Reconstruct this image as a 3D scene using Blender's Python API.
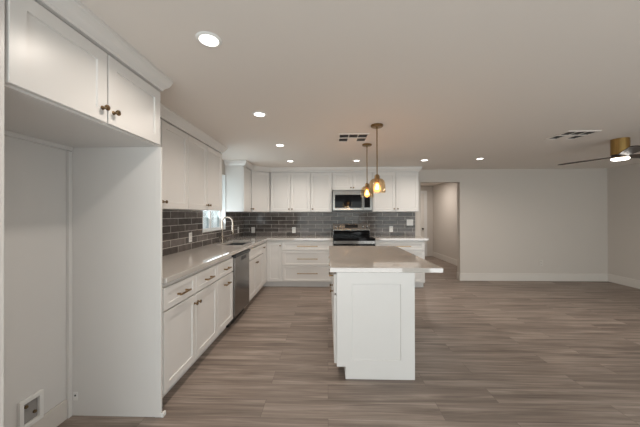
import bpy, bmesh, math, random
from mathutils import Vector, Matrix
random.seed(7)
PI = math.pi
S = bpy.context.scene
C = S.collection
for o in list(bpy.data.objects):
    bpy.data.objects.remove(o)

# ------------------------------------------------------------------ camera
cam_d = bpy.data.cameras.new('camera')
cam_d.sensor_width = 36.0
cam_d.lens = 36.0 * 271.576 / 640.0
cam_d.clip_start = 0.05
cam = bpy.data.objects.new('camera', cam_d)
C.objects.link(cam)
YAW, PITCH, ROLL = 0.0284, 0.0039, -0.002
c_, s_ = math.cos(YAW), math.sin(YAW)
ct, st = math.cos(PITCH), math.sin(PITCH)
cr, sr = math.cos(ROLL), math.sin(ROLL)
rgt = Vector((c_, s_, 0)); fwd = Vector((-s_ * ct, c_ * ct, st)); upv = Vector((s_ * st, -c_ * st, ct))
R_ = rgt * cr + upv * sr
U_ = upv * cr - rgt * sr
B_ = -fwd
cam.matrix_world = Matrix(((R_.x, U_.x, B_.x, 0), (R_.y, U_.y, B_.y, 0), (R_.z, U_.z, B_.z, 1.349), (0, 0, 0, 1)))
S.camera = cam

# ------------------------------------------------------------------ sky, light, exposure
S.view_settings.view_transform = 'Standard'
S.view_settings.look = 'None'
S.view_settings.gamma = 1.0
S.view_settings.exposure = 0.0
S.view_settings.use_curve_mapping = False
SKY = 1.3            # daylight outside the windows
DOWN = 5.5          # watts of each recessed lamp
PEND = 2.2           # watts of each pendant bulb
HALL = 17.0  # watts of the fill light added in the hall
FANW = 10.0

world = bpy.data.worlds.new('sky')
S.world = world
world.use_nodes = True
wn, wl = world.node_tree.nodes, world.node_tree.links
wn.clear()
wo = wn.new('ShaderNodeOutputWorld'); wb = wn.new('ShaderNodeBackground')
tc = wn.new('ShaderNodeTexCoord'); sx = wn.new('ShaderNodeSeparateXYZ'); rp = wn.new('ShaderNodeValToRGB')
wl.new(tc.outputs['Generated'], sx.inputs[0]); wl.new(sx.outputs['Z'], rp.inputs[0])
rp.color_ramp.elements[0].position = 0.0; rp.color_ramp.elements[0].color = (0.95, 0.97, 1.0, 1)
rp.color_ramp.elements[1].position = 0.8; rp.color_ramp.elements[1].color = (0.62, 0.80, 1.0, 1)
wl.new(rp.outputs[0], wb.inputs[0]); wb.inputs[1].default_value = SKY
wl.new(wb.outputs[0], wo.inputs[0])


def area_light(name, loc, rot, sx_, sy_, power, col, portal=False, parent=None):
    d = bpy.data.lights.new(name, 'AREA')
    d.shape = 'RECTANGLE'; d.size = sx_; d.size_y = sy_; d.energy = power; d.color = col
    if portal:
        d.cycles.is_portal = True
    o = bpy.data.objects.new(name, d); C.objects.link(o)
    o.location = loc; o.rotation_euler = rot
    if parent: o.parent = parent
    return o

YR = -1.5            # rear wall of the room, behind the camera
# daylight through the rear sliding doors and the window over the sink
area_light('rear_daylight', (0.05, YR - 0.25, 1.0), (PI / 2 + 0.35, 0, 0), 3.1, 2.0, 98, (0.98, 0.985, 1.0))
area_light('living_daylight', (3.7, YR - 0.25, 1.0), (PI / 2 + 0.35, 0, 0), 3.0, 2.0, 105, (0.98, 0.985, 1.0))
area_light('sink_daylight', (-1.99, 4.14, 1.5), (0, -PI / 2 - 0.7, 0), 1.0, 0.84, 11, (0.86, 0.95, 1.0))

# ------------------------------------------------------------------ helpers
class MB:
    def __init__(self):
        self.bm = bmesh.new()

    def face(self, pts):
        vs = [self.bm.verts.new(p) for p in pts]
        return self.bm.faces.new(vs)

    def box(self, x0, x1, y0, y1, z0, z1):
        v = [self.bm.verts.new((x, y, z)) for z in (z0, z1) for y in (y0, y1) for x in (x0, x1)]
        for f in ((0, 2, 3, 1), (4, 5, 7, 6), (0, 1, 5, 4), (2, 6, 7, 3), (0, 4, 6, 2), (1, 3, 7, 5)):
            self.bm.faces.new([v[i] for i in f])
        return self

    def prism(self, poly, axis, a0, a1):
        """extrude a 2D polygon along axis; poly coords are the other two axes in order"""
        def P(p, a):
            if axis == 'x': return (a, p[0], p[1])
            if axis == 'y': return (p[0], a, p[1])
            return (p[0], p[1], a)
        A = [self.bm.verts.new(P(p, a0)) for p in poly]
        B = [self.bm.verts.new(P(p, a1)) for p in poly]
        n = len(poly)
        self.bm.faces.new(A); self.bm.faces.new(B[::-1])
        for i in range(n):
            self.bm.faces.new([A[i], B[i], B[(i + 1) % n], A[(i + 1) % n]])
        return self

    def lathe(self, prof, origin=(0, 0, 0), axis='z', seg=24, cap=True):
        """prof: (radius, along) list"""
        rings = []
        for r, a in prof:
            ring = []
            for k in range(seg):
                t = 2 * PI * k / seg
                u, w = r * math.cos(t), r * math.sin(t)
                p = {'z': (u, w, a), 'y': (u, a, w), 'x': (a, u, w)}[axis]
                ring.append(self.bm.verts.new((p[0] + origin[0], p[1] + origin[1], p[2] + origin[2])))
            rings.append(ring)
        for A, B in zip(rings, rings[1:]):
            for k in range(seg):
                self.bm.faces.new([A[k], A[(k + 1) % seg], B[(k + 1) % seg], B[k]])
        if cap:
            self.bm.faces.new(rings[0][::-1]); self.bm.faces.new(rings[-1])
        return self

    def tube(self, pts, r, seg=10):
        pts = [Vector(p) for p in pts]
        rings = []
        prev = None
        n = len(pts)
        for i, p in enumerate(pts):
            if i == 0: t = (pts[1] - p).normalized()
            elif i == n - 1: t = (p - pts[-2]).normalized()
            else: t = ((p - pts[i - 1]).normalized() + (pts[i + 1] - p).normalized()).normalized()
            if prev is None:
                a = Vector((0, 0, 1)) if abs(t.z) < 0.9 else Vector((1, 0, 0))
                nrm = (a - t * a.dot(t)).normalized()
            else:
                nrm = (prev - t * prev.dot(t)).normalized()
            prev = nrm
            bn = t.cross(nrm)
            k = 1.0
            if 0 < i < n - 1:
                k = 1.0 / max(0.5, t.dot((pts[i + 1] - p).normalized()))
            rr = r[i] if isinstance(r, (list, tuple)) else r
            ring = []
            for j in range(seg):
                q = 2 * PI * (j + 0.5) / seg
                ring.append(self.bm.verts.new(p + (nrm * math.cos(q) + bn * math.sin(q)) * rr * (k if seg <= 6 else 1)))
            rings.append(ring)
        for A, B in zip(rings, rings[1:]):
            for k in range(seg):
                self.bm.faces.new([A[k], A[(k + 1) % seg], B[(k + 1) % seg], B[k]])
        self.bm.faces.new(rings[0][::-1]); self.bm.faces.new(rings[-1])
        return self

    def shaker(self, w, h, stile=0.057, t=0.02, rec=0.0072, rail=None):
        """front faces -y at y=0, lower left corner at origin"""
        rail = rail or stile
        def ring(i, j, y): return [self.bm.verts.new(p) for p in ((i, y, j), (w - i, y, j), (w - i, y, h - j), (i, y, h - j))]
        e = 0.0015
        bk = ring(0, 0, t); o0 = ring(0, 0, e); o1 = ring(e, e, 0); a = ring(stile, rail, 0); b = ring(stile + 0.003, rail + 0.003, rec)
        for A, B in ((bk, o0), (o0, o1), (o1, a), (a, b)):
            for k in range(4):
                self.bm.faces.new([A[k], A[(k + 1) % 4], B[(k + 1) % 4], B[k]])
        self.bm.faces.new(b); self.bm.faces.new(bk[::-1])
        return self

    def cells(self, us, vs, inside, w0, w1, plane='xy'):
        """slab made of grid cells where inside(i, j); openings stay open, mesh stays one piece"""
        def P(u, v, w):
            if plane == 'xy': return (u, v, w)
            if plane == 'xz': return (u, w, v)
            return (w, u, v)          # 'yz'
        cache = {}
        def V(i, j, k):
            q = (i, j, k)
            if q not in cache: cache[q] = self.bm.verts.new(P(us[i], vs[j], (w0, w1)[k]))
            return cache[q]
        n, m = len(us) - 1, len(vs) - 1
        ins = lambda i, j: 0 <= i < n and 0 <= j < m and inside((us[i] + us[i + 1]) / 2, (vs[j] + vs[j + 1]) / 2)
        for i in range(n):
            for j in range(m):
                if not ins(i, j): continue
                self.bm.faces.new([V(i, j, 0), V(i, j + 1, 0), V(i + 1, j + 1, 0), V(i + 1, j, 0)])
                self.bm.faces.new([V(i, j, 1), V(i + 1, j, 1), V(i + 1, j + 1, 1), V(i, j + 1, 1)])
                if not ins(i - 1, j): self.bm.faces.new([V(i, j, 0), V(i, j, 1), V(i, j + 1, 1), V(i, j + 1, 0)])
                if not ins(i + 1, j): self.bm.faces.new([V(i + 1, j, 0), V(i + 1, j + 1, 0), V(i + 1, j + 1, 1), V(i + 1, j, 1)])
                if not ins(i, j - 1): self.bm.faces.new([V(i, j, 0), V(i + 1, j, 0), V(i + 1, j, 1), V(i, j, 1)])
                if not ins(i, j + 1): self.bm.faces.new([V(i, j + 1, 0), V(i, j + 1, 1), V(i + 1, j + 1, 1), V(i + 1, j + 1, 0)])
        return self

    def move(self, loc=(0, 0, 0), rz=0.0):
        M = Matrix.Translation(loc) @ Matrix.Rotation(rz, 4, 'Z')
        bmesh.ops.transform(self.bm, matrix=M, verts=self.bm.verts)
        return self

    def build(self, name, mat, parent=None, loc=None, smooth=False, bevel=0.0, rot=None):
        bmesh.ops.recalc_face_normals(self.bm, faces=self.bm.faces)
        me = bpy.data.meshes.new(name)
        self.bm.to_mesh(me); self.bm.free()
        if mat is not None: me.materials.append(mat)
        o = bpy.data.objects.new(name, me); C.objects.link(o)
        if parent: o.parent = parent
        if loc: o.location = loc
        if rot: o.rotation_euler = rot
        if smooth:
            for p in me.polygons: p.use_smooth = True
            me.set_sharp_from_angle(angle=math.radians(38))
        if bevel:
            b = o.modifiers.new('bevel', 'BEVEL'); b.width = bevel; b.segments = 2
            b.limit_method = 'ANGLE'; b.angle_limit = math.radians(40)
        return o


def thing(name, label, cat, loc=(0, 0, 0), rz=0.0, group=None):
    o = bpy.data.objects.new(name, None); C.objects.link(o)
    o.empty_display_size = 0.05
    o.location = loc; o.rotation_euler = (0, 0, rz)
    o['label'] = label; o['category'] = cat
    if group: o['group'] = group
    return o


def tag(o, label, cat, group=None):
    o['label'] = label; o['category'] = cat
    if group: o['group'] = group
    return o


def struct(o, label=None):
    o['kind'] = 'structure'
    if label: o['label'] = label
    return o


def dup(root, loc, label, rz=None):
    r = root.copy(); C.objects.link(r); r.location = loc; r['label'] = label
    if rz is not None: r.rotation_euler = (0, 0, rz)
    for ch in list(root.children):
        c = ch.copy(); C.objects.link(c); c.parent = r
        for g in list(ch.children):
            d = g.copy(); C.objects.link(d); d.parent = c
    return r

# ------------------------------------------------------------------ materials
def mat(name, col, rough=0.5, metal=0.0, spec=0.5, noise=0.0, nscale=20.0, bump=0.0, bscale=200.0, emit=None, es=0.0, stretch=None, coat=0.0):
    m = bpy.data.materials.new(name); m.use_nodes = True
    nt = m.node_tree; N, L = nt.nodes, nt.links
    b = N['Principled BSDF']
    b.inputs['Base Color'].default_value = (*col, 1); b.inputs['Roughness'].default_value = rough
    b.inputs['Metallic'].default_value = metal; b.inputs['Specular IOR Level'].default_value = spec
    b.inputs['Coat Weight'].default_value = coat
    if emit:
        b.inputs['Emission Color'].default_value = (*emit, 1); b.inputs['Emission Strength'].default_value = es
    if noise or bump:
        t = N.new('ShaderNodeTexCoord'); mp = N.new('ShaderNodeMapping')
        L.new(t.outputs['Object'], mp.inputs[0])
        if stretch: mp.inputs['Scale'].default_value = stretch
    if noise:
        n = N.new('ShaderNodeTexNoise'); n.inputs['Scale'].default_value = nscale; n.inputs['Detail'].default_value = 4
        L.new(mp.outputs[0], n.inputs['Vector'])
        r = N.new('ShaderNodeValToRGB')
        r.color_ramp.elements[0].position = 0.3; r.color_ramp.elements[1].position = 0.7
        r.color_ramp.elements[0].color = (*[c * (1 - noise) for c in col], 1)
        r.color_ramp.elements[1].color = (*[min(1, c * (1 + noise)) for c in col], 1)
        L.new(n.outputs['Fac'], r.inputs[0]); L.new(r.outputs[0], b.inputs['Base Color'])
    if bump:
        n2 = N.new('ShaderNodeTexNoise'); n2.inputs['Scale'].default_value = bscale; n2.inputs['Detail'].default_value = 3
        L.new(mp.outputs[0], n2.inputs['Vector'])
        bp = N.new('ShaderNodeBump'); bp.inputs['Strength'].default_value = bump; bp.inputs['Distance'].default_value = 0.002
        L.new(n2.outputs['Fac'], bp.inputs['Height']); L.new(bp.outputs[0], b.inputs['Normal'])
    return m


def floor_mat():
    m = bpy.data.materials.new('vinyl_plank'); m.use_nodes = True
    nt = m.node_tree; N, L = nt.nodes, nt.links; b = N['Principled BSDF']
    t = N.new('ShaderNodeTexCoord')
    br = N.new('ShaderNodeTexBrick')
    br.offset = 0.37; br.offset_frequency = 2
    br.inputs['Scale'].default_value = 1.0; br.inputs['Brick Width'].default_value = 1.22; br.inputs['Row Height'].default_value = 0.18
    br.inputs['Mortar Size'].default_value = 0.0012; br.inputs['Mortar Smooth'].default_value = 0.3; br.inputs['Bias'].default_value = 0.0
    br.inputs['Color1'].default_value = (0, 0, 0, 1); br.inputs['Color2'].default_value = (1, 1, 1, 1); br.inputs['Mortar'].default_value = (0.5, 0.5, 0.5, 1)
    L.new(t.outputs['Object'], br.inputs['Vector'])
    # per plank offset for the grain
    mul = N.new('ShaderNodeVectorMath'); mul.operation = 'MULTIPLY'; mul.inputs[1].default_value = (7.0, 3.0, 5.0)
    L.new(br.outputs['Color'], mul.inputs[0])
    add = N.new('ShaderNodeVectorMath'); add.operation = 'ADD'
    L.new(t.outputs['Object'], add.inputs[0]); L.new(mul.outputs[0], add.inputs[1])
    mp = N.new('ShaderNodeMapping'); mp.inputs['Scale'].default_value = (1.1, 17.0, 1.0); L.new(add.outputs[0], mp.inputs[0])
    n1 = N.new('ShaderNodeTexNoise'); n1.inputs['Scale'].default_value = 1.0; n1.inputs['Detail'].default_value = 5; n1.inputs['Roughness'].default_value = 0.6
    n1.inputs['Distortion'].default_value = 0.6
    L.new(mp.outputs[0], n1.inputs['Vector'])
    mp2 = N.new('ShaderNodeMapping'); mp2.inputs['Scale'].default_value = (2.5, 90.0, 1.0); L.new(add.outputs[0], mp2.inputs[0])
    n2 = N.new('ShaderNodeTexNoise'); n2.inputs['Scale'].default_value = 1.0; n2.inputs['Detail'].default_value = 3
    L.new(mp2.outputs[0], n2.inputs['Vector'])
    def mth(op, a, bb):
        q = N.new('ShaderNodeMath'); q.operation = op
        for i, v in enumerate((a, bb)):
            if isinstance(v, (int, float)): q.inputs[i].default_value = v
            else: L.new(v, q.inputs[i])
        return q.outputs[0]
    sep = N.new('ShaderNodeSeparateColor'); L.new(br.outputs['Color'], sep.inputs[0])
    v = mth('ADD', mth('MULTIPLY', n1.outputs['Fac'], 0.68), mth('MULTIPLY', n2.outputs['Fac'], 0.27))
    v = mth('ADD', v, mth('MULTIPLY', sep.outputs[0], 0.07))
    r = N.new('ShaderNodeValToRGB'); el = r.color_ramp.elements
    el[0].position = 0.34; el[0].color = (0.130, 0.100, 0.083, 1)
    el[1].position = 0.66; el[1].color = (0.385, 0.318, 0.272, 1)
    e = el.new(0.5); e.color = (0.238, 0.189, 0.159, 1)
    L.new(v, r.inputs[0])
    mx = N.new('ShaderNodeMix'); mx.data_type = 'RGBA'
    L.new(br.outputs['Fac'], mx.inputs['Factor']); L.new(r.outputs[0], mx.inputs['A']); mx.inputs['B'].default_value = (0.13, 0.10, 0.085, 1)
    L.new(mx.outputs['Result'], b.inputs['Base Color'])
    b.inputs['Roughness'].default_value = 0.45; b.inputs['Specular IOR Level'].default_value = 0.35
    bp = N.new('ShaderNodeBump'); bp.inputs['Strength'].default_value = 0.15; bp.inputs['Distance'].default_value = 0.001
    L.new(n2.outputs['Fac'], bp.inputs['Height']); L.new(bp.outputs[0], b.inputs['Normal'])
    return m


def tile_mat(name, swap):
    m = bpy.data.materials.new(name); m.use_nodes = True
    nt = m.node_tree; N, L = nt.nodes, nt.links; b = N['Principled BSDF']
    t = N.new('ShaderNodeTexCoord'); sp = N.new('ShaderNodeSeparateXYZ'); cb = N.new('ShaderNodeCombineXYZ')
    L.new(t.outputs['Object'], sp.inputs[0]); L.new(sp.outputs['Y' if swap else 'X'], cb.inputs['X']); L.new(sp.outputs['Z'], cb.inputs['Y'])
    mp = N.new('ShaderNodeMapping'); mp.inputs['Location'].default_value = (0.1, -0.914 + 0.003, 0); L.new(cb.outputs[0], mp.inputs[0])
    br = N.new('ShaderNodeTexBrick'); br.offset = 0.5
    br.inputs['Scale'].default_value = 1.0; br.inputs['Brick Width'].default_value = 0.305; br.inputs['Row Height'].default_value = 0.0795
    br.inputs['Mortar Size'].default_value = 0.0034; br.inputs['Mortar Smooth'].default_value = 0.2
    br.inputs['Color1'].default_value = (0.078, 0.068, 0.063, 1); br.inputs['Color2'].default_value = (0.165, 0.145, 0.135, 1)
    br.inputs['Mortar'].default_value = (0.50, 0.47, 0.44, 1)
    L.new(mp.outputs[0], br.inputs['Vector'])
    n = N.new('ShaderNodeTexNoise'); n.inputs['Scale'].default_value = 14; n.inputs['Detail'].default_value = 4; L.new(mp.outputs[0], n.inputs['Vector'])
    mx = N.new('ShaderNodeMix'); mx.data_type = 'RGBA'; mx.blend_type = 'OVERLAY'; mx.inputs['Factor'].default_value = 0.5
    L.new(br.outputs['Color'], mx.inputs['A']); L.new(n.outputs['Fac'], mx.inputs['B'])
    L.new(mx.outputs['Result'], b.inputs['Base Color'])
    b.inputs['Specular IOR Level'].default_value = 0.22
    rr = N.new('ShaderNodeMapRange'); rr.inputs['To Min'].default_value = 0.10; rr.inputs['To Max'].default_value = 0.6
    L.new(br.outputs['Fac'], rr.inputs['Value']); L.new(rr.outputs[0], b.inputs['Roughness'])
    n2 = N.new('ShaderNodeTexNoise'); n2.inputs['Scale'].default_value = 16; n2.inputs['Detail'].default_value = 2; L.new(mp.outputs[0], n2.inputs['Vector'])
    inv = N.new('ShaderNodeMath'); inv.operation = 'MULTIPLY_ADD'; inv.inputs[1].default_value = -1.0
    L.new(br.outputs['Fac'], inv.inputs[0])
    hs = N.new('ShaderNodeMath'); hs.operation = 'MULTIPLY'; hs.inputs[1].default_value = 0.9; L.new(n2.outputs['Fac'], hs.inputs[0])
    L.new(hs.outputs[0], inv.inputs[2])
    bp = N.new('ShaderNodeBump'); bp.inputs['Strength'].default_value = 0.5; bp.inputs['Distance'].default_value = 0.003
    L.new(inv.outputs[0], bp.inputs['Height']); L.new(bp.outputs[0], b.inputs['Normal'])
    return m


def thin_glass(name, tint, refl=0.12):
    m = bpy.data.materials.new(name); m.use_nodes = True
    nt = m.node_tree; N, L = nt.nodes, nt.links; N.clear()
    o = N.new('ShaderNodeOutputMaterial'); tr = N.new('ShaderNodeBsdfTransparent'); gl = N.new('ShaderNodeBsdfGlossy')
    tr.inputs[0].default_value = (*tint, 1); gl.inputs['Roughness'].default_value = 0.03
    lw = N.new('ShaderNodeLayerWeight'); lw.inputs[0].default_value = 0.35
    mu = N.new('ShaderNodeMath'); mu.operation = 'MULTIPLY_ADD'; mu.inputs[1].default_value = 0.35; mu.inputs[2].default_value = refl * 0.4
    L.new(lw.outputs['Fresnel'], mu.inputs[0])
    mx = N.new('ShaderNodeMixShader'); L.new(mu.outputs[0], mx.inputs[0]); L.new(tr.outputs[0], mx.inputs[1]); L.new(gl.outputs[0], mx.inputs[2])
    L.new(mx.outputs[0], o.inputs[0])
    return m


def emitter(name, col, strength):
    m = bpy.data.materials.new(name); m.use_nodes = True
    nt = m.node_tree; N, L = nt.nodes, nt.links; N.clear()
    o = N.new('ShaderNodeOutputMaterial'); e = N.new('ShaderNodeEmission')
    e.inputs[0].default_value = (*col, 1); e.inputs[1].default_value = strength
    L.new(e.outputs[0], o.inputs[0])
    return m

M_WALL = mat('painted_wall', (0.58, 0.535, 0.49), 0.75, spec=0.25, bump=0.12, bscale=160)
M_CEIL = mat('painted_ceiling', (0.76, 0.71, 0.66), 0.85, spec=0.15, bump=0.2, bscale=120)
M_TRIM = mat('white_trim_paint', (0.76, 0.75, 0.735), 0.4, noise=0.01, nscale=6)
M_BASE = mat('wall_trim_paint', (0.66, 0.62, 0.575), 0.45, noise=0.01, nscale=6)
M_DIMPL = mat('painted_plate', (0.60, 0.56, 0.515), 0.5, noise=0.01, nscale=10)
M_CAB = mat('white_cabinet_paint', (0.70, 0.682, 0.662), 0.32, noise=0.012, nscale=3)
M_KICK = mat('toe_kick_paint', (0.70, 0.685, 0.67), 0.5, noise=0.03, nscale=8)
M_FLOOR = floor_mat()
M_TILE_L = tile_mat('glazed_subway_tile_left', True)
M_TILE_B = tile_mat('glazed_subway_tile_back', False)
M_QUARTZ = mat('quartz', (0.52, 0.485, 0.45), 0.03, noise=0.03, nscale=45, spec=0.75)
M_STEEL = mat('brushed_steel', (0.235, 0.225, 0.215), 0.24, metal=1.0, noise=0.06, nscale=6, stretch=(1, 1, 60))
M_SINK = mat('sink_steel', (0.17, 0.178, 0.186), 0.35, metal=1.0, noise=0.05, nscale=20)
M_BLACK = mat('black_glass', (0.008, 0.008, 0.009), 0.04, spec=0.1, noise=0.1, nscale=5)
M_BLKPL = mat('black_plastic', (0.02, 0.02, 0.022), 0.35, noise=0.1, nscale=30)
M_DISP = mat('dark_display', (0.01, 0.012, 0.014), 0.1, noise=0.2, nscale=40)
M_RING = mat('burner_mark_grey', (0.10, 0.10, 0.105), 0.2, noise=0.1, nscale=30)
M_BRASS = mat('aged_brass', (0.31, 0.205, 0.10), 0.3, metal=1.0, noise=0.15, nscale=30)
M_FANBR = mat('fan_brass', (0.42, 0.27, 0.10), 0.32, metal=1.0, noise=0.12, nscale=10, stretch=(12, 12, 0.6))
M_KNOB = mat('bronze_knob', (0.20, 0.135, 0.075), 0.35, metal=1.0, noise=0.15, nscale=40)
M_GOLD = mat('champagne_faucet', (0.37, 0.31, 0.255), 0.25, metal=1.0, noise=0.06, nscale=30)
M_BLADE = mat('dark_walnut', (0.030, 0.018, 0.013), 0.35, noise=0.35, nscale=6, stretch=(1, 14, 1))
M_PLATE = mat('white_plastic', (0.80, 0.79, 0.77), 0.35, noise=0.01, nscale=10)
M_SLOT = mat('dark_slot', (0.03, 0.028, 0.026), 0.8, noise=0.1, nscale=20)
M_LOUV = mat('shaded_louver', (0.30, 0.28, 0.26), 0.6, noise=0.05, nscale=20)  # grey puts the shade of the vent openings into the blade colour
M_DUCT = mat('vent_shade_dark', (0.07, 0.063, 0.058), 0.9, noise=0.1, nscale=20)  # dark colour stands for shade inside the vent
M_VINYL = mat('white_vinyl', (0.78, 0.79, 0.79), 0.35, noise=0.01, nscale=10)
M_PANE = thin_glass('window_glass', (0.80, 0.84, 0.83), 0.08)
M_SHADE = thin_glass('glow_tinted_glass', (1.0, 0.91, 0.77), 0.10)  # amber tint puts the bulb's warm glow into the clear glass
M_LENS = emitter('lamp_lens', (1.0, 0.95, 0.88), 9.0)
M_BULB = emitter('warm_bulb', (1.0, 0.50, 0.16), 2.4)
M_FILA = emitter('warm_filament', (1.0, 0.72, 0.36), 22.0)
M_DOORW = mat('hall_door_paint', (0.72, 0.69, 0.65), 0.45, noise=0.01, nscale=6)
M_GROUND = mat('pale_concrete', (0.55, 0.55, 0.53), 0.9, noise=0.08, nscale=3)

# ------------------------------------------------------------------ room (metres, camera stands over the origin)
XW, XF, XU = -1.743, -1.128, -1.420
YW, YB, YU = 5.609, 4.994, 5.294
XR, H = 5.611, 2.265
T = 0.12
ZUB, ZUT, ZCR = 1.402, 2.176, 2.2645
YH, XH = 8.835, 3.385            # hall far wall and right wall
WIN = (3.72, 4.562, 1.10, 2.02)  # window over the sink: y0, y1, z0, z1

fl = struct(MB().cells([XW - T, 1.9 - T, XH + T, XR + T], [YR - T, YW + T, YH + T],
            lambda x, y: y < YW + T or 1.9 - T < x < XH + T, -0.08, 0.0).build('floor', M_FLOOR))
ce = struct(MB().cells([XW - T, 1.9 - T, XH + T, XR + T], [YR - T, YW + T, YH + T],
            lambda x, y: y < YW + T or 1.9 - T < x < XH + T, H, H + 0.1).build('ceiling', M_CEIL))
struct(MB().cells([YR - T, WIN[0], WIN[1], YW + T], [0, WIN[2], WIN[3], H],
       lambda y, z: not (WIN[0] < y < WIN[1] and WIN[2] < z < WIN[3]), XW - T, XW, 'yz').build('wall_left', M_WALL))
struct(MB().cells([XW, 1.9, 2.691, XR], [0, 2.005, H],
       lambda x, z: not (1.9 < x < 2.691 and z < 2.005), YW, YW + T, 'xz').build('wall_back', M_WALL))
struct(MB().box(XR, XR + T, YR - T, YW + T, 0, H).build('wall_right', M_WALL))
D1, D2 = (-1.5, 1.6), (2.2, 5.2)
struct(MB().cells([XW, D1[0], D1[1], D2[0], D2[1], XR], [0, 0.03, 2.1, H],
       lambda x, z: not ((D1[0] < x < D1[1] or D2[0] < x < D2[1]) and 0.03 < z < 2.1), YR - T, YR, 'xz').build('wall_rear', M_WALL))
# hall behind the opening
struct(MB().box(XH, XH + T, YW + T, YH + T, 0, H).build('wall_hall_right', M_WALL))
struct(MB().box(1.9 - T, 1.9, YW + T, YH + T, 0, H).build('wall_hall_left', M_WALL))
struct(MB().box(1.9, XH, YH, YH + T, 0, H).build('wall_hall_end', M_WALL))
d = struct(MB().shaker(0.80, 2.0, stile=0.12, t=0.035, rec=0.008).build('door_1', M_DOORW, loc=(2.29, YH - 0.036, 0.008)))
MB().lathe([(0.026, 0.0), (0.026, -0.006), (0.010, -0.008), (0.010, -0.035), (0.026, -0.04), (0.028, -0.055), (0.018, -0.068)], (0.75, 0, 0.88), 'y', 16).build('knob', M_BLKPL, d, smooth=True)
struct(MB().cells([2.19, 2.285, 3.095, 3.19], [0, 2.015, 2.11], lambda x, z: x < 2.285 or x > 3.095 or z > 2.015, YH - 0.02, YH - 0.0005, 'xz').build('trim_1', M_TRIM, bevel=0.003))

def baseboard(name, x0, x1, y0, y1, hh=0.155):
    return struct(MB().box(x0, x1, y0, y1, 0, hh).build(name, M_BASE, bevel=0.004))
baseboard('baseboard_back', 2.691, XR - 0.015, YW - 0.015, YW)
baseboard('baseboard_opening', 2.691 - 0.013, 2.691, YW - 0.015, YW + T)
baseboard('baseboard_right', XR - 0.015, XR, YR, YW)
baseboard('baseboard_hall', XH - 0.015, XH, YW + T, YH - 0.001)
baseboard('baseboard_left', XW, XW + 0.014, YR, 0.868)
struct(MB().box(XW + 0.0002, XW + 0.003, 0.906, 1.782, 0, 1.80).build('alcove_bright_sheet', M_CAB))  # thin added sheet, paler than the wall to stand for brighter light
baseboard('baseboard_alcove', XW + 0.003, XW + 0.017, 0.908, 1.756, 0.13)
baseboard('baseboard_rear', D1[1] + 0.05, D2[0] - 0.05, YR, YR + 0.015)

# window over the sink: vinyl slider with two sashes
def window(name, plane, a0, a1, z0, z1, w, fr=0.045, mid=None):
    mid = mid or (a0 + a1) / 2
    m = MB()
    m.cells([a0, a0 + fr, mid - fr * 0.6, mid + fr * 0.6, a1 - fr, a1], [z0, z0 + fr, z1 - fr, z1],
            lambda a, z: not (z0 + fr < z < z1 - fr and (a0 + fr < a < mid - fr * 0.6 or mid + fr * 0.6 < a < a1 - fr)), w - 0.025, w + 0.025, plane)
    f = struct(m.build(name, M_VINYL, bevel=0.003))
    for p0, p1 in ((a0 + fr, mid - fr * 0.6), (mid + fr * 0.6, a1 - fr)):
        q = MB()
        if plane == 'yz': q.box(w - 0.003, w + 0.003, p0 + 0.0005, p1 - 0.0005, z0 + fr + 0.0005, z1 - fr - 0.0005)
        else: q.box(p0 + 0.0005, p1 - 0.0005, w - 0.003, w + 0.003, z0 + fr + 0.0005, z1 - fr - 0.0005)
        q.build('pane', M_PANE, f)
    return f
wf = window('window_1', 'yz', WIN[0], WIN[1], WIN[2], WIN[3], XW - T + 0.03)
MB().box(XW - 0.062, XW + 0.012, WIN[0] + 0.001, WIN[1] - 0.001, WIN[2] - 0.018 + 0.02, WIN[2] + 0.016).build('sill', M_TRIM, wf, bevel=0.002)
for q, (ya, yb) in enumerate(((WIN[0] + 0.0005, WIN[0] + 0.012), (WIN[1] - 0.012, WIN[1] - 0.0005))):
    MB().box(XW - T + 0.056, XW + 0.010, ya, yb, WIN[2] + 0.017, WIN[3] - 0.0005).build('jamb', M_VINYL, wf)
window('window_2', 'xz', D1[0], D1[1], 0.03, 2.1, YR - T + 0.04, 0.06)
window('window_3', 'xz', D2[0], D2[1], 0.03, 2.1, YR - T + 0.04, 0.06)
struct(MB().box(-9, 12, -12, 14, -0.25, -0.1).build('floor_outside', M_GROUND))

# ------------------------------------------------------------------ hardware
def knob_mesh():
    m = MB().lathe([(0.010, 0.0), (0.010, -0.003), (0.0055, -0.006), (0.0055, -0.016), (0.012, -0.021), (0.0145, -0.026), (0.013, -0.031), (0.006, -0.033)], (0, 0, 0), 'y', 18)
    o = m.build('knob', M_KNOB, smooth=True)
    me = o.data; bpy.data.objects.remove(o)
    return me
KNOB = knob_mesh()
def knob(parent, x, z):
    o = bpy.data.objects.new('knob', KNOB); C.objects.link(o); o.parent = parent; o.location = (x, 0, z); return o
def pull(parent, x0, x1, z, r=0.0085, out=0.034):
    m = MB()
    a = min(0.018, (x1 - x0) * 0.12)
    m.tube([(x0 + a, 0, z), (x0 + a, -out, z)], r * 0.9, 10)
    m.tube([(x1 - a, 0, z), (x1 - a, -out, z)], r * 0.9, 10)
    m.tube([(x0, -out, z), (x1, -out, z)], r, 4)
    return m.build('handle', M_BRASS, parent, bevel=0.001)

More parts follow.
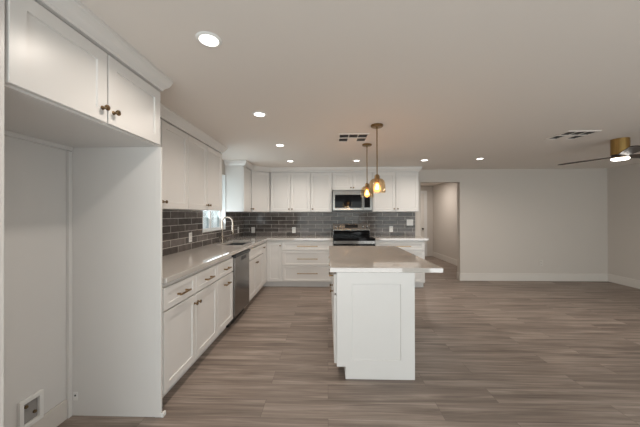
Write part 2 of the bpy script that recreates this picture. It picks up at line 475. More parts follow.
G = 0.004
def door(parent, x0, x1, z0, z1, kx=None, kz=None, name='door', stile=0.057):
    d = MB().shaker(x1 - x0 - 2 * G, z1 - z0 - 2 * G, stile).build(name, M_CAB, parent, loc=(x0 + G, 0, z0 + G))
    if kx is not None: knob(d, kx - x0 - G, kz - z0 - G)
    return d
def drawer(parent, x0, x1, z0, z1, hw=None, hz=None, name='drawer', stile=0.05, rail=0.04):
    d = MB().shaker(x1 - x0 - 2 * G, z1 - z0 - 2 * G, stile, rail=rail).build(name, M_CAB, parent, loc=(x0 + G, 0, z0 + G))
    if hw:
        mid = (x1 - x0) / 2 - G
        pull(d, mid - hw / 2, mid + hw / 2, (hz if hz is not None else (z0 + z1) / 2) - z0 - G)
    return d
ZK, ZD0, ZD1, ZR0, ZR1, ZS = 0.10, 0.110, 0.674, 0.680, 0.845, 0.874
def base_body(parent, w, depth=0.613, z1=ZS):
    b = MB().prism([(0.021, ZK), (0.021, z1), (depth, z1), (depth, ZK)], 'x', 0.0005, w - 0.0005).build('body', M_CAB, parent)
    MB().box(0.0005, w - 0.0005, 0.09, depth, 0, ZK).build('toe_kick', M_KICK, parent)
    return b
def upper_body(parent, w, h, depth=0.322):
    return MB().box(0.0005, w - 0.0005, 0.021, depth, 0, h).build('body', M_CAB, parent, bevel=0.001)

# ------------------------------------------------------------------ left run (fronts face +x)
RL = PI / 2
Y0 = 1.840
c = thing('base_cabinet', 'white base cabinet with two drawers over two doors, beside the fridge alcove panel', 'cabinet', (XF, Y0, 0), RL)
base_body(c, 0.914)
for i in (0, 1):
    drawer(c, 0.457 * i, 0.457 * (i + 1), ZR0, ZR1, 0.15, 0.755)
door(c, 0.0, 0.457, ZD0, ZD1, 0.457 - 0.03, 0.60)
door(c, 0.457, 0.914, ZD0, ZD1, 0.457 + 0.03, 0.60)

c = thing('base_cabinet', 'narrow white base cabinet with one drawer over a pull-out front, left of the dishwasher', 'cabinet', (XF, Y0 + 0.914, 0), RL)
base_body(c, 0.457)
drawer(c, 0, 0.457, ZR0, ZR1, 0.15, 0.755)
drawer(c, 0, 0.457, ZD0, ZD1, 0.15, 0.585, name='door', stile=0.057, rail=0.057)

c = thing('sink_cabinet', 'white sink base cabinet with false drawer front and two doors, right of the dishwasher', 'cabinet', (XF, 3.822, 0), RL)
w = 0.864
b = MB().prism([(0.021, ZK), (0.021, 0.66), (0.613, 0.66), (0.613, ZK)], 'x', 0.0005, w - 0.0005).build('body', M_CAB, c)
MB().box(0.0005, w - 0.0005, 0.021, 0.04, 0.66, ZS).build('apron', M_CAB, c)
MB().box(0.0005, w - 0.0005, 0.09, 0.613, 0, ZK).build('toe_kick', M_KICK, c)
drawer(c, 0, w, ZR0, ZR1, name='false_front')
door(c, 0, w / 2, ZD0, ZD1, w / 2 - 0.03, 0.60)
door(c, w / 2, w, ZD0, ZD1, w / 2 + 0.03, 0.60)

# corner cabinet with an inside-corner pair of leaves
c = thing('corner_cabinet', 'white inside-corner base cabinet with two narrow leaves meeting at right angles', 'cabinet', (XF, 4.688, 0), 0)
m = MB().cells([XW + 0.004 - XF, -0.021, -0.845 - XF], [0.0, YB + 0.021 - 4.688, YW - 0.004 - 4.688], lambda x, y: x < -0.021 or y > YB + 0.021 - 4.688, ZK, ZS)
m.build('body', M_CAB, c)
MB().cells([XW + 0.004 - XF, -0.09, -0.845 - XF], [0.0, YB + 0.09 - 4.688, YW - 0.004 - 4.688], lambda x, y: x < -0.09 or y > YB + 0.09 - 4.688, 0, ZK).build('toe_kick', M_KICK, c)
lw = YB - 4.688
d = MB().shaker(lw - 2 * G, ZR1 - ZD0 - 2 * G).build('door', M_CAB, c, loc=(0, G, ZD0 + G), rot=(0, 0, RL))
knob(d, 0.03, 0.77 - ZD0)
bw = -0.845 - XF
d = MB().shaker(bw - 0.004 - 2 * G, ZR1 - ZD0 - 2 * G).build('door', M_CAB, c, loc=(0.004, YB - 4.688, ZD0 + G))
knob(d, bw - 0.035, 0.775 - ZD0)

# back run (fronts face -y)
def drawer_bank(label, x0, x1, hx):
    c = thing('drawer_cabinet', label, 'cabinet', (x0, YB, 0), 0)
    base_body(c, x1 - x0)
    w = x1 - x0
    for z0, z1, hz in ((0.684, ZR1, 0.768), (0.404, 0.678, 0.536), (0.112, 0.398, 0.268)):
        drawer(c, 0, w, z0, z1, 0.38, hz)
    return c
drawer_bank('white three-drawer base cabinet with long pulls, left of the range', -0.845, 0.096, 0)
drawer_bank('white three-drawer base cabinet with long pulls, right of the range', 0.868, 1.767, 0)

# dishwasher
c = thing('dishwasher', 'stainless steel dishwasher with black top strip in the left base run', 'dishwasher', (XF, Y0 + 1.373, 0), RL)
w = 0.604
MB().box(0.004, w - 0.004, 0.03, 0.60, 0.10, 0.868).build('tub', M_BLKPL, c)
d = MB().box(0.003, w - 0.003, -0.018, 0.028, 0.115, 0.830).build('door', M_STEEL, c, bevel=0.004)
MB().box(0.25, 0.46, -0.0195, -0.008, 0.765, 0.812).build('pocket_handle', M_BLKPL, d, bevel=0.003)
MB().box(0.003, w - 0.003, -0.034, 0.028, 0.8315, 0.868).build('control_strip', M_BLKPL, c, bevel=0.004)
MB().box(0.01, w - 0.01, 0.06, 0.09, 0.0, 0.098).build('toe_kick', M_BLKPL, c)

# ------------------------------------------------------------------ worktops
SX0, SX1, SY0, SY1 = -1.60, -1.225, 3.86, 4.53
FX, FY = XF + 0.017, YB - 0.02
top = MB().cells([XW + 0.001, SX0, SX1, FX, 0.097], [Y0 + 0.002, SY0, SY1, FY, YW - 0.001],
                 lambda x, y: (x < FX or y > FY) and not (SX0 < x < SX1 and SY0 < y < SY1), ZS + 0.0005, 0.914)
tag(top.build('countertop', M_QUARTZ, bevel=0.003), 'L-shaped pale quartz worktop with the sink cut into it', 'countertop')
tag(MB().box(0.866, 1.823, FY, YW - 0.001, ZS + 0.0005, 0.914).build('countertop', M_QUARTZ, bevel=0.003),
    'short pale quartz worktop between the range and the hall opening', 'countertop')

# sink
c = thing('sink', 'undermount stainless steel single-bowl sink below the gooseneck faucet', 'sink', (0, 0, 0.68))
m = MB()
zt, zb_ = ZS - 0.001 - 0.68, 0.02
def rect(x0, x1, y0, y1, z, r=0.03, n=4):
    pts = []
    for cx, cy, a in ((x1 - r, y1 - r, 0), (x0 + r, y1 - r, PI / 2), (x0 + r, y0 + r, PI), (x1 - r, y0 + r, 1.5 * PI)):
        for k in range(n + 1):
            q = a + PI / 2 * k / n
            pts.append((cx + r * math.cos(q), cy + r * math.sin(q), z))
    return pts
loops = [rect(SX0 - 0.02, SX1 + 0.02, SY0 - 0.02, SY1 + 0.02, zt), rect(SX0 - 0.004, SX1 + 0.004, SY0 - 0.004, SY1 + 0.004, zt),
         rect(SX0, SX1, SY0, SY1, zb_ + 0.03), rect(SX0 + 0.02, SX1 - 0.02, SY0 + 0.02, SY1 - 0.02, zb_, 0.03),
         ]
loops = [[m.bm.verts.new(p) for p in l] for l in loops]
for A, B in zip(loops, loops[1:]):
    n = len(A)
    for k in range(n): m.bm.faces.new([A[k], A[(k + 1) % n], B[(k + 1) % n], B[k]])
m.bm.faces.new(loops[-1])
m.build('basin', M_SINK, c, smooth=True)
MB().lathe([(0.045, 0.0205), (0.045, 0.023), (0.03, 0.0235)], ((SX0 + SX1) / 2, (SY0 + SY1) / 2, 0), 'z', 20).build('drain', M_STEEL, c, smooth=True)

# faucet
c = thing('faucet', 'champagne gold gooseneck faucet with pull-down spray head behind the sink', 'faucet', (-1.672, 4.26, 0.9145))
MB().lathe([(0.028, 0), (0.028, 0.006), (0.021, 0.012), (0.0195, 0.085), (0.0175, 0.10), (0.013, 0.105)], (0, 0, 0), 'z', 20).build('base', M_GOLD, c, smooth=True)
pts = [(0, 0, 0.10), (0, 0, 0.30)]
for k in range(1, 13):
    a = PI * k / 12
    pts.append((0.085 - 0.085 * math.cos(a), 0, 0.315 + 0.085 * math.sin(a)))
pts.append((0.17, 0, 0.265))
MB().tube(pts, 0.0135, 14).build('spout', M_GOLD, c, smooth=True)
MB().lathe([(0.013, 0.27), (0.016, 0.262), (0.016, 0.215), (0.019, 0.20), (0.021, 0.125), (0.019, 0.118)], (0.17, 0, 0), 'z', 18).build('spray_head', M_GOLD, c, smooth=True)
h = MB(); h.lathe([(0.012, 0.0), (0.012, 0.035), (0.009, 0.04)], (0, 0, 0), 'y', 14).move((0, -0.055, 0.065))
h.tube([(0, -0.05, 0.065), (0, -0.075, 0.075), (0.0, -0.13, 0.10)], [0.008, 0.007, 0.005], 10)
h.build('lever', M_GOLD, c, smooth=True)
c = thing('soap_dispenser', 'small brass soap pump standing beside the faucet', 'soap dispenser', (-1.64, 4.37, 0.9145))
MB().lathe([(0.020, 0), (0.020, 0.006), (0.010, 0.010), (0.010, 0.045), (0.013, 0.048), (0.013, 0.062), (0.006, 0.066)], (0, 0, 0), 'z', 16).build('pump', M_GOLD, c, smooth=True)
MB().tube([(0, 0, 0.056), (0.03, 0, 0.060), (0.055, 0, 0.052)], 0.0055, 10).build('nozzle', M_GOLD, c, smooth=True)

# ------------------------------------------------------------------ backsplash
BT = 0.009
m = MB().cells([1.804, WIN[0], WIN[1], YW - BT - 0.0005], [0.9145, WIN[2], ZUB - 0.001],
               lambda y, z: not (WIN[0] < y < WIN[1] and z > WIN[2]), XW + 0.0005, XW + BT, 'yz')
tag(m.build('backsplash', M_TILE_L), 'grey glazed subway tile backsplash along the sink wall', 'backsplash')
tag(MB().box(XW + 0.0005, 1.784, YW - BT, YW - 0.0005, 0.9145, ZUB - 0.001).build('backsplash', M_TILE_B), 'grey glazed subway tile backsplash along the range wall', 'backsplash')

# ------------------------------------------------------------------ uppers
UH = ZUT - ZUB
DH = UH - 0.007
c = thing('wall_cabinet', 'white two-door wall cabinet on the sink wall, next to the fridge alcove panel', 'cabinet', (XU, Y0, ZUB), RL)
upper_body(c, 0.889, UH)
door(c, 0, 0.4445, 0, DH, 0.4445 - 0.03, 0.06); door(c, 0.4445, 0.889, 0, DH, 0.4445 + 0.03, 0.06)
c = thing('wall_cabinet', 'white two-door wall cabinet on the sink wall, next to the window', 'cabinet', (XU, Y0 + 0.889, ZUB), RL)
upper_body(c, 0.889, UH)
door(c, 0, 0.4445, 0, DH, 0.4445 - 0.03, 0.06); door(c, 0.4445, 0.889, 0, DH, 0.4445 + 0.03, 0.06)
YS = 4.566
AY, BX = 5.003, -1.129
c = thing('wall_cabinet', 'narrow white one-door wall cabinet between the sink window and the angled corner cabinet', 'cabinet', (XU, YS, ZUB), RL)
upper_body(c, AY - YS, UH)
door(c, 0, AY - YS, 0, DH, AY - YS - 0.035, 0.055)
c = thing('corner_wall_cabinet', 'white angled corner wall cabinet with one door', 'cabinet', (XU, AY, ZUB), PI / 4)
dl = (BX - XU) * math.sqrt(2)
# body in local (rotated) frame
def loc45(x, y):
    dx, dy = x - XU, y - AY
    q = math.sqrt(0.5)
    return ((dx + dy) * q, (-dx + dy) * q)
e = 0.021
poly = [(XU - 0.0005, AY + 0.001), (XW + 0.003, AY + 0.001), (XW + 0.003, YW - 0.003), (BX - 0.001, YW - 0.003), (BX - 0.001, YU + 0.0005)]
poly = [loc45(*p) for p in poly]
poly[0] = (poly[0][0], 0.021); poly[0] = (0.022, 0.021); poly[-1] = (dl - 0.022, 0.021)
MB().prism(poly, 'z', 0, UH).build('body', M_CAB, c)
door(c, 0.004, dl - 0.004, 0, DH, 0.035, 0.055)
c = thing('wall_cabinet', 'white two-door wall cabinet on the range wall, beside the angled corner cabinet', 'cabinet', (BX, YU, ZUB), 0)
w = -0.335 - BX; sm = -0.725 - BX
upper_body(c, w, UH, 0.312)
door(c, 0.004, sm, 0, DH, sm - 0.03, 0.055); door(c, sm, w, 0, DH, sm + 0.03, 0.055)
c = thing('wall_cabinet', 'white one-door wall cabinet directly left of the microwave', 'cabinet', (-0.335, YU, ZUB), 0)
upper_body(c, 0.42, UH, 0.312)
door(c, 0, 0.42, 0, DH, 0.04, 0.055)
c = thing('wall_cabinet', 'short white two-door wall cabinet above the microwave', 'cabinet', (0.087, YU, 1.825), 0)
upper_body(c, 0.778, ZUT - 1.825, 0.312)
door(c, 0, 0.389, 0, ZUT - 1.832, 0.389 - 0.025, 0.045); door(c, 0.389, 0.778, 0, ZUT - 1.832, 0.389 + 0.025, 0.045)
c = thing('wall_cabinet', 'white two-door wall cabinet right of the microwave, nearest the hall opening', 'cabinet', (0.868, YU, ZUB), 0)
w = 1.758 - 0.868; sm = 1.318 - 0.868
upper_body(c, w, UH, 0.312)
door(c, 0, sm, 0, DH, sm - 0.035, 0.055); door(c, sm, w, 0, DH, sm + 0.035, 0.055)

# crown moulding: profile swept along a plan path, outward on the right-hand side
def crown(path, name, label, closed_ends=True, proj=0.054, z0=ZUT + 0.0005, z1=ZCR, parent=None):
    prof = [(0.0, z0), (0.010, z0), (0.012, z0 + 0.012), (0.022, z0 + 0.022), (0.036, z0 + 0.036), (0.046, z0 + 0.056), (proj - 0.005, z0 + 0.066), (proj, z0 + 0.070), (proj, z1), (0.0, z1), (-0.025, z1), (-0.025, z0)]
    pts = [Vector(p) for p in path]
    n = len(pts)
    m = MB(); rings = []
    for i, p in enumerate(pts):
        d0 = (p - pts[i - 1]).normalized() if i > 0 else None
        d1 = (pts[i + 1] - p).normalized() if i < n - 1 else None
        if d0 is None: nn, k = Vector((d1.y, -d1.x)), 1
        elif d1 is None: nn, k = Vector((d0.y, -d0.x)), 1
        else:
            a, b = Vector((d0.y, -d0.x)), Vector((d1.y, -d1.x))
            nn = (a + b).normalized(); k = 1 / nn.dot(a)
        rings.append([m.bm.verts.new((p.x + nn.x * q * k, p.y + nn.y * q * k, z)) for q, z in prof])
    L_ = len(prof)
    for A, B in zip(rings, rings[1:]):
        for j in range(L_): m.bm.faces.new([A[j], A[(j + 1) % L_], B[(j + 1) % L_], B[j]])
    m.bm.faces.new(rings[0]); m.bm.faces.new(rings[-1][::-1])
    o = m.build(name, M_CAB, parent, bevel=0.0)
    if label: tag(o, label, 'moulding')
    return o
crown([(XW + 0.002, 3.618), (XU, 3.618), (XU, 1.86)][::-1], 'crown_moulding', 'white crown moulding over the wall cabinets beside the fridge alcove')
crown([(XW + 0.002, YS), (XU, YS), (XU, AY), (BX, YU), (1.758, YU), (1.758, YW - 0.002)], 'crown_moulding', 'white crown moulding over the corner and range wall cabinets')

# ------------------------------------------------------------------ fridge alcove
XP = -1.1125
ZF = 1.804
c = thing('fridge_cabinet', 'deep white two-door cabinet bridging the empty fridge alcove', 'cabinet', (XP, 0.906, ZF), RL)
w = 1.782 - 0.906; hh = ZUT - ZF
MB().box(0.0005, w - 0.0005, 0.021, 0.628, 0, hh).build('body', M_CAB, c, bevel=0.001)
door(c, 0.006, w / 2, 0.006, hh - 0.007, w / 2 - 0.035, 0.075, stile=0.057)
door(c, w / 2, w - 0.002, 0.006, hh - 0.007, w / 2 + 0.035, 0.075, stile=0.057)
# crown in the cabinet's own frame: world -> local
def wl_(x, y): return (y - 0.906, -(x - XP))
crown([wl_(XW + 0.002, 0.868), wl_(XP, 0.868), wl_(XP, 1.778), wl_(XU - 0.075, 1.778)], 'crown', None, z0=hh + 0.0005, z1=ZCR - ZF, parent=c)
MB().box(0.002, w - 0.002, 0.60, 0.628, -0.026, -0.0005).build('cleat', M_CAB, c)

c = thing('fridge_surround', 'tall white side panel between the fridge alcove and the base cabinets', 'surround', (XP, 1.783, 0), RL)
MB().box(0.0, 0.0125, 0.042, 0.628, 0.001, ZUT - 0.001).build('board', M_CAB, c, bevel=0.001)
MB().box(-0.0025, 0.0135, -0.001, 0.0415, 0.001, ZF - 0.001).build('front_stile', M_CAB, c, bevel=0.002)
MB().box(-0.026, -0.0005, 0.606, 0.626, 0.0, ZF - 0.03).build('scribe_strip', M_CAB, c, bevel=0.002)
MB().box(0.014, 0.0555, 0.030, 0.0415, 0.001, ZS).build('filler_strip', M_CAB, c, bevel=0.001)
MB().box(-0.002, 0.030, -0.016, -0.0015, 0.0, 0.028).build('shoe_block', M_PLATE, c, bevel=0.002)
c = thing('fridge_surround', 'tall white side panel at the near end of the fridge alcove', 'surround', (XP, 0.87, 0), RL)
MB().box(0.0, 0.034, 0.0, 0.628, 0.001, ZUT - 0.001).build('board', M_CAB, c, bevel=0.002)

# ------------------------------------------------------------------ range
c = thing('range', 'freestanding stainless steel and black glass electric range', 'range', (0.102, YB, 0), 0)
w = 0.760
MB().box(0, w, 0.0, 0.60, 0.03, 0.899).build('body', M_STEEL, c, bevel=0.003)
MB().box(0.0, w, -0.058, 0.60, 0.9, 0.918).build('cooktop', M_BLACK, c, bevel=0.004)
for x, y, r in ((0.20, 0.12, 0.10), (0.56, 0.12, 0.085), (0.20, 0.38, 0.075), (0.56, 0.38, 0.10)):
    MB().lathe([(r - 0.004, 0.9181), (r, 0.9184), (r - 0.004, 0.9187)], (x, y, 0), 'z', 32, cap=False).build('burner_ring', M_RING, c)
MB().box(0, w, -0.055, -0.001, 0.872, 0.8985).build('front_edge', M_BLACK, c, bevel=0.003)
MB().box(0, w, -0.05, -0.001, 0.815, 0.8715).build('front_trim', M_STEEL, c, bevel=0.003)
d = MB().box(0.004, w - 0.004, -0.045, -0.001, 0.215, 0.808).build('oven_door', M_BLACK, c, bevel=0.004)
MB().box(0.12, w - 0.12, -0.0475, -0.044, 0.32, 0.68).build('oven_window', M_DISP, d, bevel=0.001)
m = MB(); m.tube([(0.06, -0.045, 0.765), (0.06, -0.09, 0.765)], 0.009, 10); m.tube([(w - 0.06, -0.045, 0.765), (w - 0.06, -0.09, 0.765)], 0.009, 10)
m.tube([(0.03, -0.09, 0.765), (w - 0.03, -0.09, 0.765)], 0.012, 14); m.build('handle', M_STEEL, d, smooth=True)
MB().box(0.004, w - 0.004, -0.04, -0.001, 0.035, 0.208).build('drawer', M_STEEL, c, bevel=0.004)
bg = MB().prism([(0.535, 0.9185), (0.595, 0.9185), (0.595, 1.16), (0.565, 1.16), (0.54, 1.035)], 'x', 0.006, w - 0.006).build('backguard', M_STEEL, c, bevel=0.003)
MB().box(0.012, w - 0.012, 0.531, 0.536, 0.9195, 1.030).build('lower_panel', M_BLACK, bg)
# sloped face: y = 0.54 + (z-1.035)*0.2
def sloped(x0, x1, z0, z1, t):
    f = lambda z: 0.54 + (z - 1.035) * 0.2
    return MB().prism([(f(z0) - t, z0), (f(z0) + 0.002, z0), (f(z1) + 0.002, z1), (f(z1) - t, z1)], 'x', x0, x1)
sloped(0.25, 0.51, 1.078, 1.145, 0.003).build('display', M_DISP, bg)
for x in (0.065, 0.145, 0.615, 0.695):
    MB().lathe([(0.024, 0.003), (0.024, -0.006), (0.019, -0.010), (0.017, -0.028), (0.012, -0.030)], (x, 0.553, 1.105), 'y', 18).build('knob', M_STEEL, bg, smooth=True)

# microwave
c = thing('microwave', 'stainless steel over-the-range microwave with black window', 'microwave', (0.094, 5.212, 1.404), 0)
w, hh = 0.764, 0.416
MB().box(0, w, 0.03, 0.385, 0, hh).build('body', M_STEEL, c, bevel=0.002)
d = MB().cells([0.002, 0.047, 0.552, 0.585], [0.028, 0.072, 0.322, hh - 0.002], lambda x, z: not (0.047 < x < 0.552 and 0.072 < z < 0.322), 0.0, 0.029, 'xz').build('door', M_STEEL, c, bevel=0.003)
MB().box(0.0475, 0.5515, 0.006, 0.028, 0.0725, 0.3215).build('window', M_BLACK, d)
m = MB(); m.tube([(0.568, 0.0, 0.07), (0.568, -0.03, 0.07)], 0.006, 8); m.tube([(0.568, 0.0, 0.37), (0.568, -0.03, 0.37)], 0.006, 8)
m.tube([(0.568, -0.032, 0.05), (0.568, -0.032, 0.39)], 0.009, 12); m.build('handle', M_STEEL, d, smooth=True)
p = MB().box(0.588, w - 0.002, 0.0, 0.029, 0.028, hh - 0.002).build('control_panel', M_STEEL, c, bevel=0.003)
MB().box(0.604, 0.716, -0.003, -0.0002, 0.078, 0.30).build('keypad', M_BLACK, p)
MB().box(0.61, 0.71, -0.0045, -0.0031, 0.255, 0.290).build('display', M_DISP, p)
MB().box(0.002, w - 0.002, 0.004, 0.029, 0.0, 0.025).build('vent_grille', M_BLKPL, c)

# ------------------------------------------------------------------ island
IX0, IX1, IY0, IY1 = 0.0156, 0.935, 2.228, 3.786
tag(MB().box(IX0, IX1, IY0, IY1, ZS + 0.0005, 0.914).build('island_countertop', M_QUARTZ, bevel=0.003), 'pale quartz worktop on the kitchen island with seating overhang', 'countertop')
BX0, BX1, BY0, BY1 = 0.072, 0.707, 2.236, 3.76
c = thing('island_cabinet', 'white kitchen island cabinet with panelled end facing the camera', 'cabinet', (BX0 - 0.021, BY1, 0), -PI / 2)
# local frame: x runs towards the camera (-world y), y runs to +world x
LEN = BY1 - BY0
dep = BX1 - (BX0 - 0.021)
MB().box(0.0, LEN - 0.020, 0.021, dep, ZK, ZS).build('body', M_CAB, c)
MB().box(0.0, LEN - 0.020, 0.09, dep - 0.0005, 0, ZK - 0.0005).build('toe_kick', M_KICK, c)
nd = 3
wd = (LEN - 0.024) / nd
for i in range(nd):
    a = LEN - 0.024 - wd * (i + 1)
    drawer(c, a, a + wd, 0.690, 0.858, 0.14, 0.80)
    door(c, a, a + wd, ZD0, 0.684, a + wd - 0.035 if i % 2 else a + 0.18, 0.625)
# end panel with toe notch
ep = MB()
x0, x1 = 0.021, dep
n0, n1 = 0.021 + 0.072, 0.101
A = [(x0, n1), (n0, n1), (n0, 0.0005), (x1, 0.0005), (x1, ZS), (x0, ZS)]
iA = [(0.147, 0.154), (x1 - 0.112, 0.154), (x1 - 0.112, 0.779), (0.147, 0.779)]
Lx = LEN
def ring_(pts, x): return [ep.bm.verts.new((x, y, z)) for y, z in pts]
o_b, o_f = ring_(A, Lx - 0.0195), ring_(A, Lx)
i_f = ring_(iA, Lx); i_r = ring_([(y + sy * 0.003, z + sz * 0.003) for (y, z), (sy, sz) in zip(iA, ((1, 1), (-1, 1), (-1, -1), (1, -1)))], Lx - 0.007)
for k in range(6): ep.bm.faces.new([o_b[k], o_b[(k + 1) % 6], o_f[(k + 1) % 6], o_f[k]])
ep.bm.faces.new(o_b[::-1])
ep.bm.faces.new([o_f[2], o_f[3], i_f[1], i_f[0]])
ep.bm.faces.new([o_f[3], o_f[4], i_f[2], i_f[1]])
ep.bm.faces.new([o_f[4], o_f[5], i_f[3], i_f[2]])
ep.bm.faces.new([o_f[5], o_f[0], o_f[1], i_f[0], i_f[3]])
ep.bm.faces.new([o_f[1], o_f[2], i_f[0]])
for k in range(4): ep.bm.faces.new([i_f[k], i_f[(k + 1) % 4], i_r[(k + 1) % 4], i_r[k]])
ep.bm.faces.new(i_r)
ep.build('end_panel', M_CAB, c)

# ------------------------------------------------------------------ outlets and switches (local: faces -y, centre at origin)
def outlet(label, loc, rz, s=1.0, M_PLATE=M_PLATE):
    c = thing('outlet', label, 'outlet', loc, rz, 'wall outlets')
    MB().box(-0.037 * s, 0.037 * s, -0.006, 0.0, -0.06 * s, 0.06 * s).build('plate', M_PLATE, c, bevel=0.003)
    for dz in (-0.026, 0.026):
        r = MB().box(-0.017 * s, 0.017 * s, -0.008, -0.0062, (dz - 0.018) * s, (dz + 0.018) * s).build('socket', M_PLATE, c, bevel=0.002)
        m = MB()
        for dx in (-0.007, 0.007): m.box((dx - 0.0015) * s, (dx + 0.0015) * s, -0.0086, -0.0078, (dz - 0.004) * s, (dz + 0.008) * s)
        m.build('slot', M_SLOT, r)
    return c
ys = YW - BT - 0.0005
o1 = outlet('white outlet on the range wall tiles, in the corner behind the sink', (-1.548, ys, 1.031), 0)
dup(o1, (-0.699, ys, 1.03), 'white outlet on the range wall tiles, left of the range')
dup(o1, (1.296, ys, 1.05), 'white outlet on the range wall tiles, right of the range')
outlet('wall-coloured outlet low on the bare living room wall', (4.30, YW - 0.0005, 0.362), 0, M_PLATE=M_DIMPL)
xs = XW + BT + 0.0005
dup(o1, (xs, 3.378, 1.065), 'white outlet on the sink wall tiles, below the wall cabinets', RL)
dup(o1, (xs, 5.213, 1.053), 'white outlet on the sink wall tiles, between faucet and corner', RL)
c = thing('light_switch', 'white double light switch at the hall end of the range wall tiles', 'switch', (1.677, ys, 1.183), 0)
MB().box(-0.066, 0.066, -0.006, 0, -0.062, 0.062).build('plate', M_PLATE, c, bevel=0.003)
for dx in (-0.026, 0.026):
    MB().prism([(-0.0115, -0.033), (-0.0062, -0.033), (-0.0062, 0.033), (-0.007, 0.033)], 'x', dx - 0.0165, dx + 0.0165).build('rocker', M_PLATE, c, bevel=0.001)
c = thing('panel_outlet', 'tiny white grommet plate low inside the fridge alcove panel', 'outlet', (-1.695, 1.7825, 0.133), 0)
MB().box(-0.016, 0.016, -0.004, 0, -0.028, 0.028).build('plate', M_PLATE, c, bevel=0.002)
MB().lathe([(0.006, -0.0055), (0.006, -0.0041)], (0, 0, 0.006), 'y', 12).build('hole', M_SLOT, c)

# ice maker box on the alcove wall (faces +x)
c = thing('water_outlet_box', 'recessed white water outlet box low on the fridge alcove wall', 'outlet box', (XW + 0.003, 1.537, 0.212), RL)
fw, fh = 0.064, 0.085
MB().cells([-fw, -0.042, 0.042, fw], [-fh, -0.06, 0.06, fh], lambda x, z: not (abs(x) < 0.042 and abs(z) < 0.06), -0.020, -0.0005, 'xz').build('frame', M_PLATE, c, bevel=0.003)
M_BOXIN = mat('grey_box_interior', (0.30, 0.285, 0.27), 0.6, noise=0.05, nscale=20)
MB().box(-0.0415, 0.0415, -0.004, -0.0008, -0.0595, 0.0595).build('recess', M_BOXIN, c)
for x, z in ((-0.022, 0.035), (0.024, -0.022)):
    MB().lathe([(0.009, -0.0042), (0.009, -0.012), (0.005, -0.016)], (x, 0, z), 'y', 12).build('valve', M_KNOB, c, smooth=True)

# ------------------------------------------------------------------ ceiling fittings
def downlight(label, x, y):
    c = thing('recessed_light', label, 'ceiling light', (x, y, H), 0, 'recessed ceiling lights')
    MB().lathe([(0.046, 0.0), (0.046, -0.004), (0.050, -0.008), (0.062, -0.005), (0.066, -0.0005)], (0, 0, 0), 'z', 36, cap=False).build('trim_ring', M_PLATE, c, smooth=True)
    MB().lathe([(0.0455, -0.001), (0.0455, -0.0042)], (0, 0, 0), 'z', 36).build('lens', M_LENS, c)
    return c
dl0 = downlight('large-looking round recessed ceiling light nearest the fridge cabinet', -0.618, 1.399)
spots = [(-0.618, 2.452, 'recessed ceiling light second from the fridge cabinet in the sink-side row'),
         (-0.626, 3.553, 'recessed ceiling light third from the fridge cabinet in the sink-side row'),
         (-0.638, 4.62, 'recessed ceiling light before the range wall cabinets, left of the ceiling register'),
         (0.491, 4.621, 'recessed ceiling light before the range wall cabinets, above the microwave'),
         (1.633, 4.623, 'recessed ceiling light near the right end of the wall cabinets, by the hall opening'),
         (2.504, 4.533, 'recessed ceiling light right of the hall opening, farthest to the right')]
for x, y, lb in spots: dup(dl0, (x, y, H), lb)
for x, y in [(-0.618, 1.399)] + [s[:2] for s in spots]:
    d = bpy.data.lights.new('lamp', 'AREA'); d.shape = 'DISK'; d.size = 0.085; d.energy = DOWN; d.color = (1.0, 0.90, 0.80)
    d.spread = math.radians(150)
    o = bpy.data.objects.new('lamp', d); C.objects.link(o); o.location = (x, y, H - 0.012)

# air registers
def register(label, x, y, rz=0):
    c = thing('air_register', label, 'vent', (x, y, H), rz, 'ceiling air registers')
    a, b = 0.175, 0.165
    us = [-a, -0.158, -0.058, -0.048, 0.048, 0.058, 0.158, a]; vs = [-b, -0.148, -0.012, 0.012, 0.148, b]
    hole = lambda u, v: (abs(v) > 0.012 and abs(v) < 0.148 and (0.058 < abs(u) < 0.158 or (abs(u) < 0.048 and v < 0)))
    MB().cells(us, vs, lambda u, v: not hole(u, v), -0.010, -0.0005, 'xy').build('frame', M_CEIL, c, bevel=0.002)
    MB().box(-0.165, 0.165, -0.155, 0.155, -0.0018, -0.0006).build('vent_shade', M_DUCT, c)  # flat sheet painted dark in place of the shaded opening
    for u0, u1, v0, v1 in ((-0.158, -0.058, -0.148, -0.012), (-0.158, -0.058, 0.012, 0.148), (-0.048, 0.048, -0.148, -0.012), (0.058, 0.158, -0.148, -0.012), (0.058, 0.158, 0.012, 0.148)):
        m = MB()
        for k in range(4):
            v = v0 + (v1 - v0) * (k + 0.5) / 4
            m.prism([(v - 0.005, -0.0085), (v - 0.0035, -0.0085), (v + 0.006, -0.003), (v + 0.0045, -0.003)], 'x', u0, u1)
        m.build('louver', M_LOUV, c)
    return c
r0 = register('square ceiling air register above the range side of the island', 0.299, 3.236)
dup(r0, (2.82, 3.217, H), 'square ceiling air register over the living area near the fan')

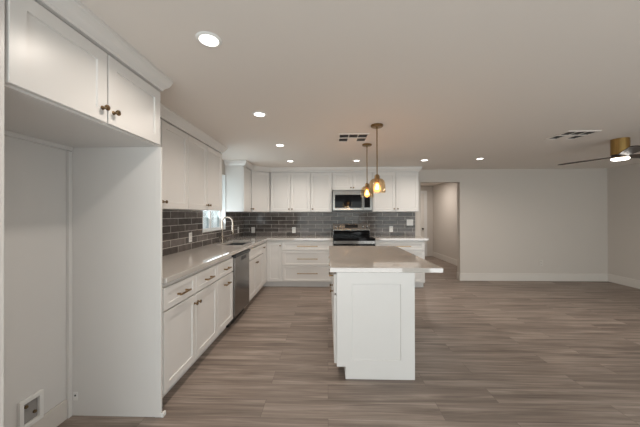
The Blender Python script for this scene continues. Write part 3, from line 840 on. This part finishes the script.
# pendants
def pendant(label, x, y):
    c = thing('pendant_light', label, 'pendant light', (x, y, H), 0, 'pendant lights over the island')
    MB().lathe([(0.062, -0.0005), (0.062, -0.016), (0.055, -0.022), (0.012, -0.024), (0.010, -0.040)], (0, 0, 0), 'z', 32).build('canopy', M_BRASS, c, smooth=True)
    MB().lathe([(0.0062, -0.03), (0.0062, -0.52)], (0, 0, 0), 'z', 14).build('rod', M_BRASS, c, smooth=True)
    MB().lathe([(0.010, -0.505), (0.022, -0.515), (0.027, -0.525), (0.027, -0.572), (0.020, -0.576), (0.020, -0.592)], (0, 0, 0), 'z', 24).build('socket', M_BRASS, c, smooth=True)
    prof = [(0.028, -0.548), (0.048, -0.553), (0.068, -0.568), (0.079, -0.592), (0.083, -0.625), (0.084, -0.692), (0.082, -0.693), (0.081, -0.625), (0.077, -0.593), (0.066, -0.571), (0.047, -0.556), (0.028, -0.551)]
    MB().lathe(prof, (0, 0, 0), 'z', 36, cap=False).build('shade', M_SHADE, c, smooth=True)
    b = MB().lathe([(0.013, -0.5925), (0.015, -0.600), (0.024, -0.618), (0.034, -0.640), (0.036, -0.657), (0.030, -0.674), (0.016, -0.684), (0.003, -0.687)], (0, 0, 0), 'z', 20).build('bulb', M_BULBG, c, smooth=True)
    m = MB()
    for k in range(4):
        t = PI / 2 * k
        m.tube([(0.006 * math.cos(t), 0.006 * math.sin(t), -0.606), (0.015 * math.cos(t), 0.015 * math.sin(t), -0.660)], 0.003, 6)
    m.build('filament', M_FILA, b)
    return c
# bulb glass glows warm around the filament
M_BULBG = bpy.data.materials.new('bulb_glass'); M_BULBG.use_nodes = True
N, L = M_BULBG.node_tree.nodes, M_BULBG.node_tree.links; N.clear()
o_ = N.new('ShaderNodeOutputMaterial'); a_ = N.new('ShaderNodeAddShader'); t_ = N.new('ShaderNodeBsdfTransparent'); e_ = N.new('ShaderNodeEmission')
t_.inputs[0].default_value = (0.9, 0.75, 0.55, 1); e_.inputs[0].default_value = (1.0, 0.55, 0.20, 1); e_.inputs[1].default_value = 1.6
L.new(t_.outputs[0], a_.inputs[0]); L.new(e_.outputs[0], a_.inputs[1]); L.new(a_.outputs[0], o_.inputs[0])
p0 = pendant('brass pendant light with clear glass shade, nearer of the two over the island', 0.506, 2.794)
dup(p0, (0.514, 3.559, H), 'brass pendant light with clear glass shade, over the range end of the island')
for x, y in ((0.506, 2.794), (0.514, 3.559)):
    d = bpy.data.lights.new('pendant_glow', 'POINT'); d.energy = PEND; d.color = (1.0, 0.62, 0.30); d.shadow_soft_size = 0.02
    o = bpy.data.objects.new('pendant_glow', d); C.objects.link(o); o.location = (x, y, H - 0.72)

# ceiling fan
FXc, FYc = 3.575, 3.42
c = thing('ceiling_fan', 'low-profile ceiling fan with brass drum, dark blades and lit lens', 'ceiling fan', (FXc, FYc, H), 0)
MB().lathe([(0.084, -0.0005), (0.084, -0.190), (0.081, -0.192)], (0, 0, 0), 'z', 48).build('housing', M_FANBR, c, smooth=True)
MB().lathe([(0.078, -0.1925), (0.078, -0.226)], (0, 0, 0), 'z', 40).build('hub', M_BLADE, c, smooth=True)
MB().lathe([(0.083, -0.2265), (0.083, -0.236), (0.080, -0.236)], (0, 0, 0), 'z', 48).build('light_ring', M_FANBR, c, smooth=True)
MB().lathe([(0.080, -0.2365), (0.078, -0.250), (0.066, -0.256), (0.03, -0.259)], (0, 0, 0), 'z', 40).build('light_lens', M_LENS, c, smooth=True)
for k in range(3):
    a = math.radians(117.4 + 120 * k)
    m = MB(); n = 12; rows = []
    for i in range(n + 1):
        f = i / n; x = 0.06 + 0.556 * f
        hw = 0.040 + 0.022 * math.sin(min(1, f * 1.15) * PI * 0.5)
        if f > 0.93: hw *= math.sqrt(max(0.05, 1 - ((f - 0.93) / 0.075) ** 2))
        tw = math.radians(-14)
        row = []
        for sd in (-1, 1):
            for tz in (0.004, -0.004):
                y_, z_ = sd * hw, tz
                row.append(m.bm.verts.new((x, y_ * math.cos(tw) - z_ * math.sin(tw), y_ * math.sin(tw) + z_ * math.cos(tw) - 0.212)))
        rows.append(row)
    for A, B in zip(rows, rows[1:]):
        for q in ((0, 2), (2, 3), (3, 1), (1, 0)):
            m.bm.faces.new([A[q[0]], A[q[1]], B[q[1]], B[q[0]]])
    m.bm.faces.new([rows[0][i] for i in (0, 1, 3, 2)]); m.bm.faces.new([rows[-1][i] for i in (0, 2, 3, 1)])
    m.build('blade', M_BLADE, c, rot=(0, 0, a))
d = bpy.data.lights.new('fan_lamp', 'AREA'); d.shape = 'DISK'; d.size = 0.14; d.energy = FANW; d.color = (1.0, 0.93, 0.84)
o = bpy.data.objects.new('fan_lamp', d); C.objects.link(o); o.location = (FXc, FYc, H - 0.268)

# unseen fill light added to brighten the hall
d = bpy.data.lights.new('hall_fill', 'AREA'); d.shape = 'DISK'; d.size = 0.2; d.energy = HALL; d.color = (1.0, 0.92, 0.84)
o = bpy.data.objects.new('hall_fill', d); C.objects.link(o); o.location = (2.6, 7.6, H - 0.02)
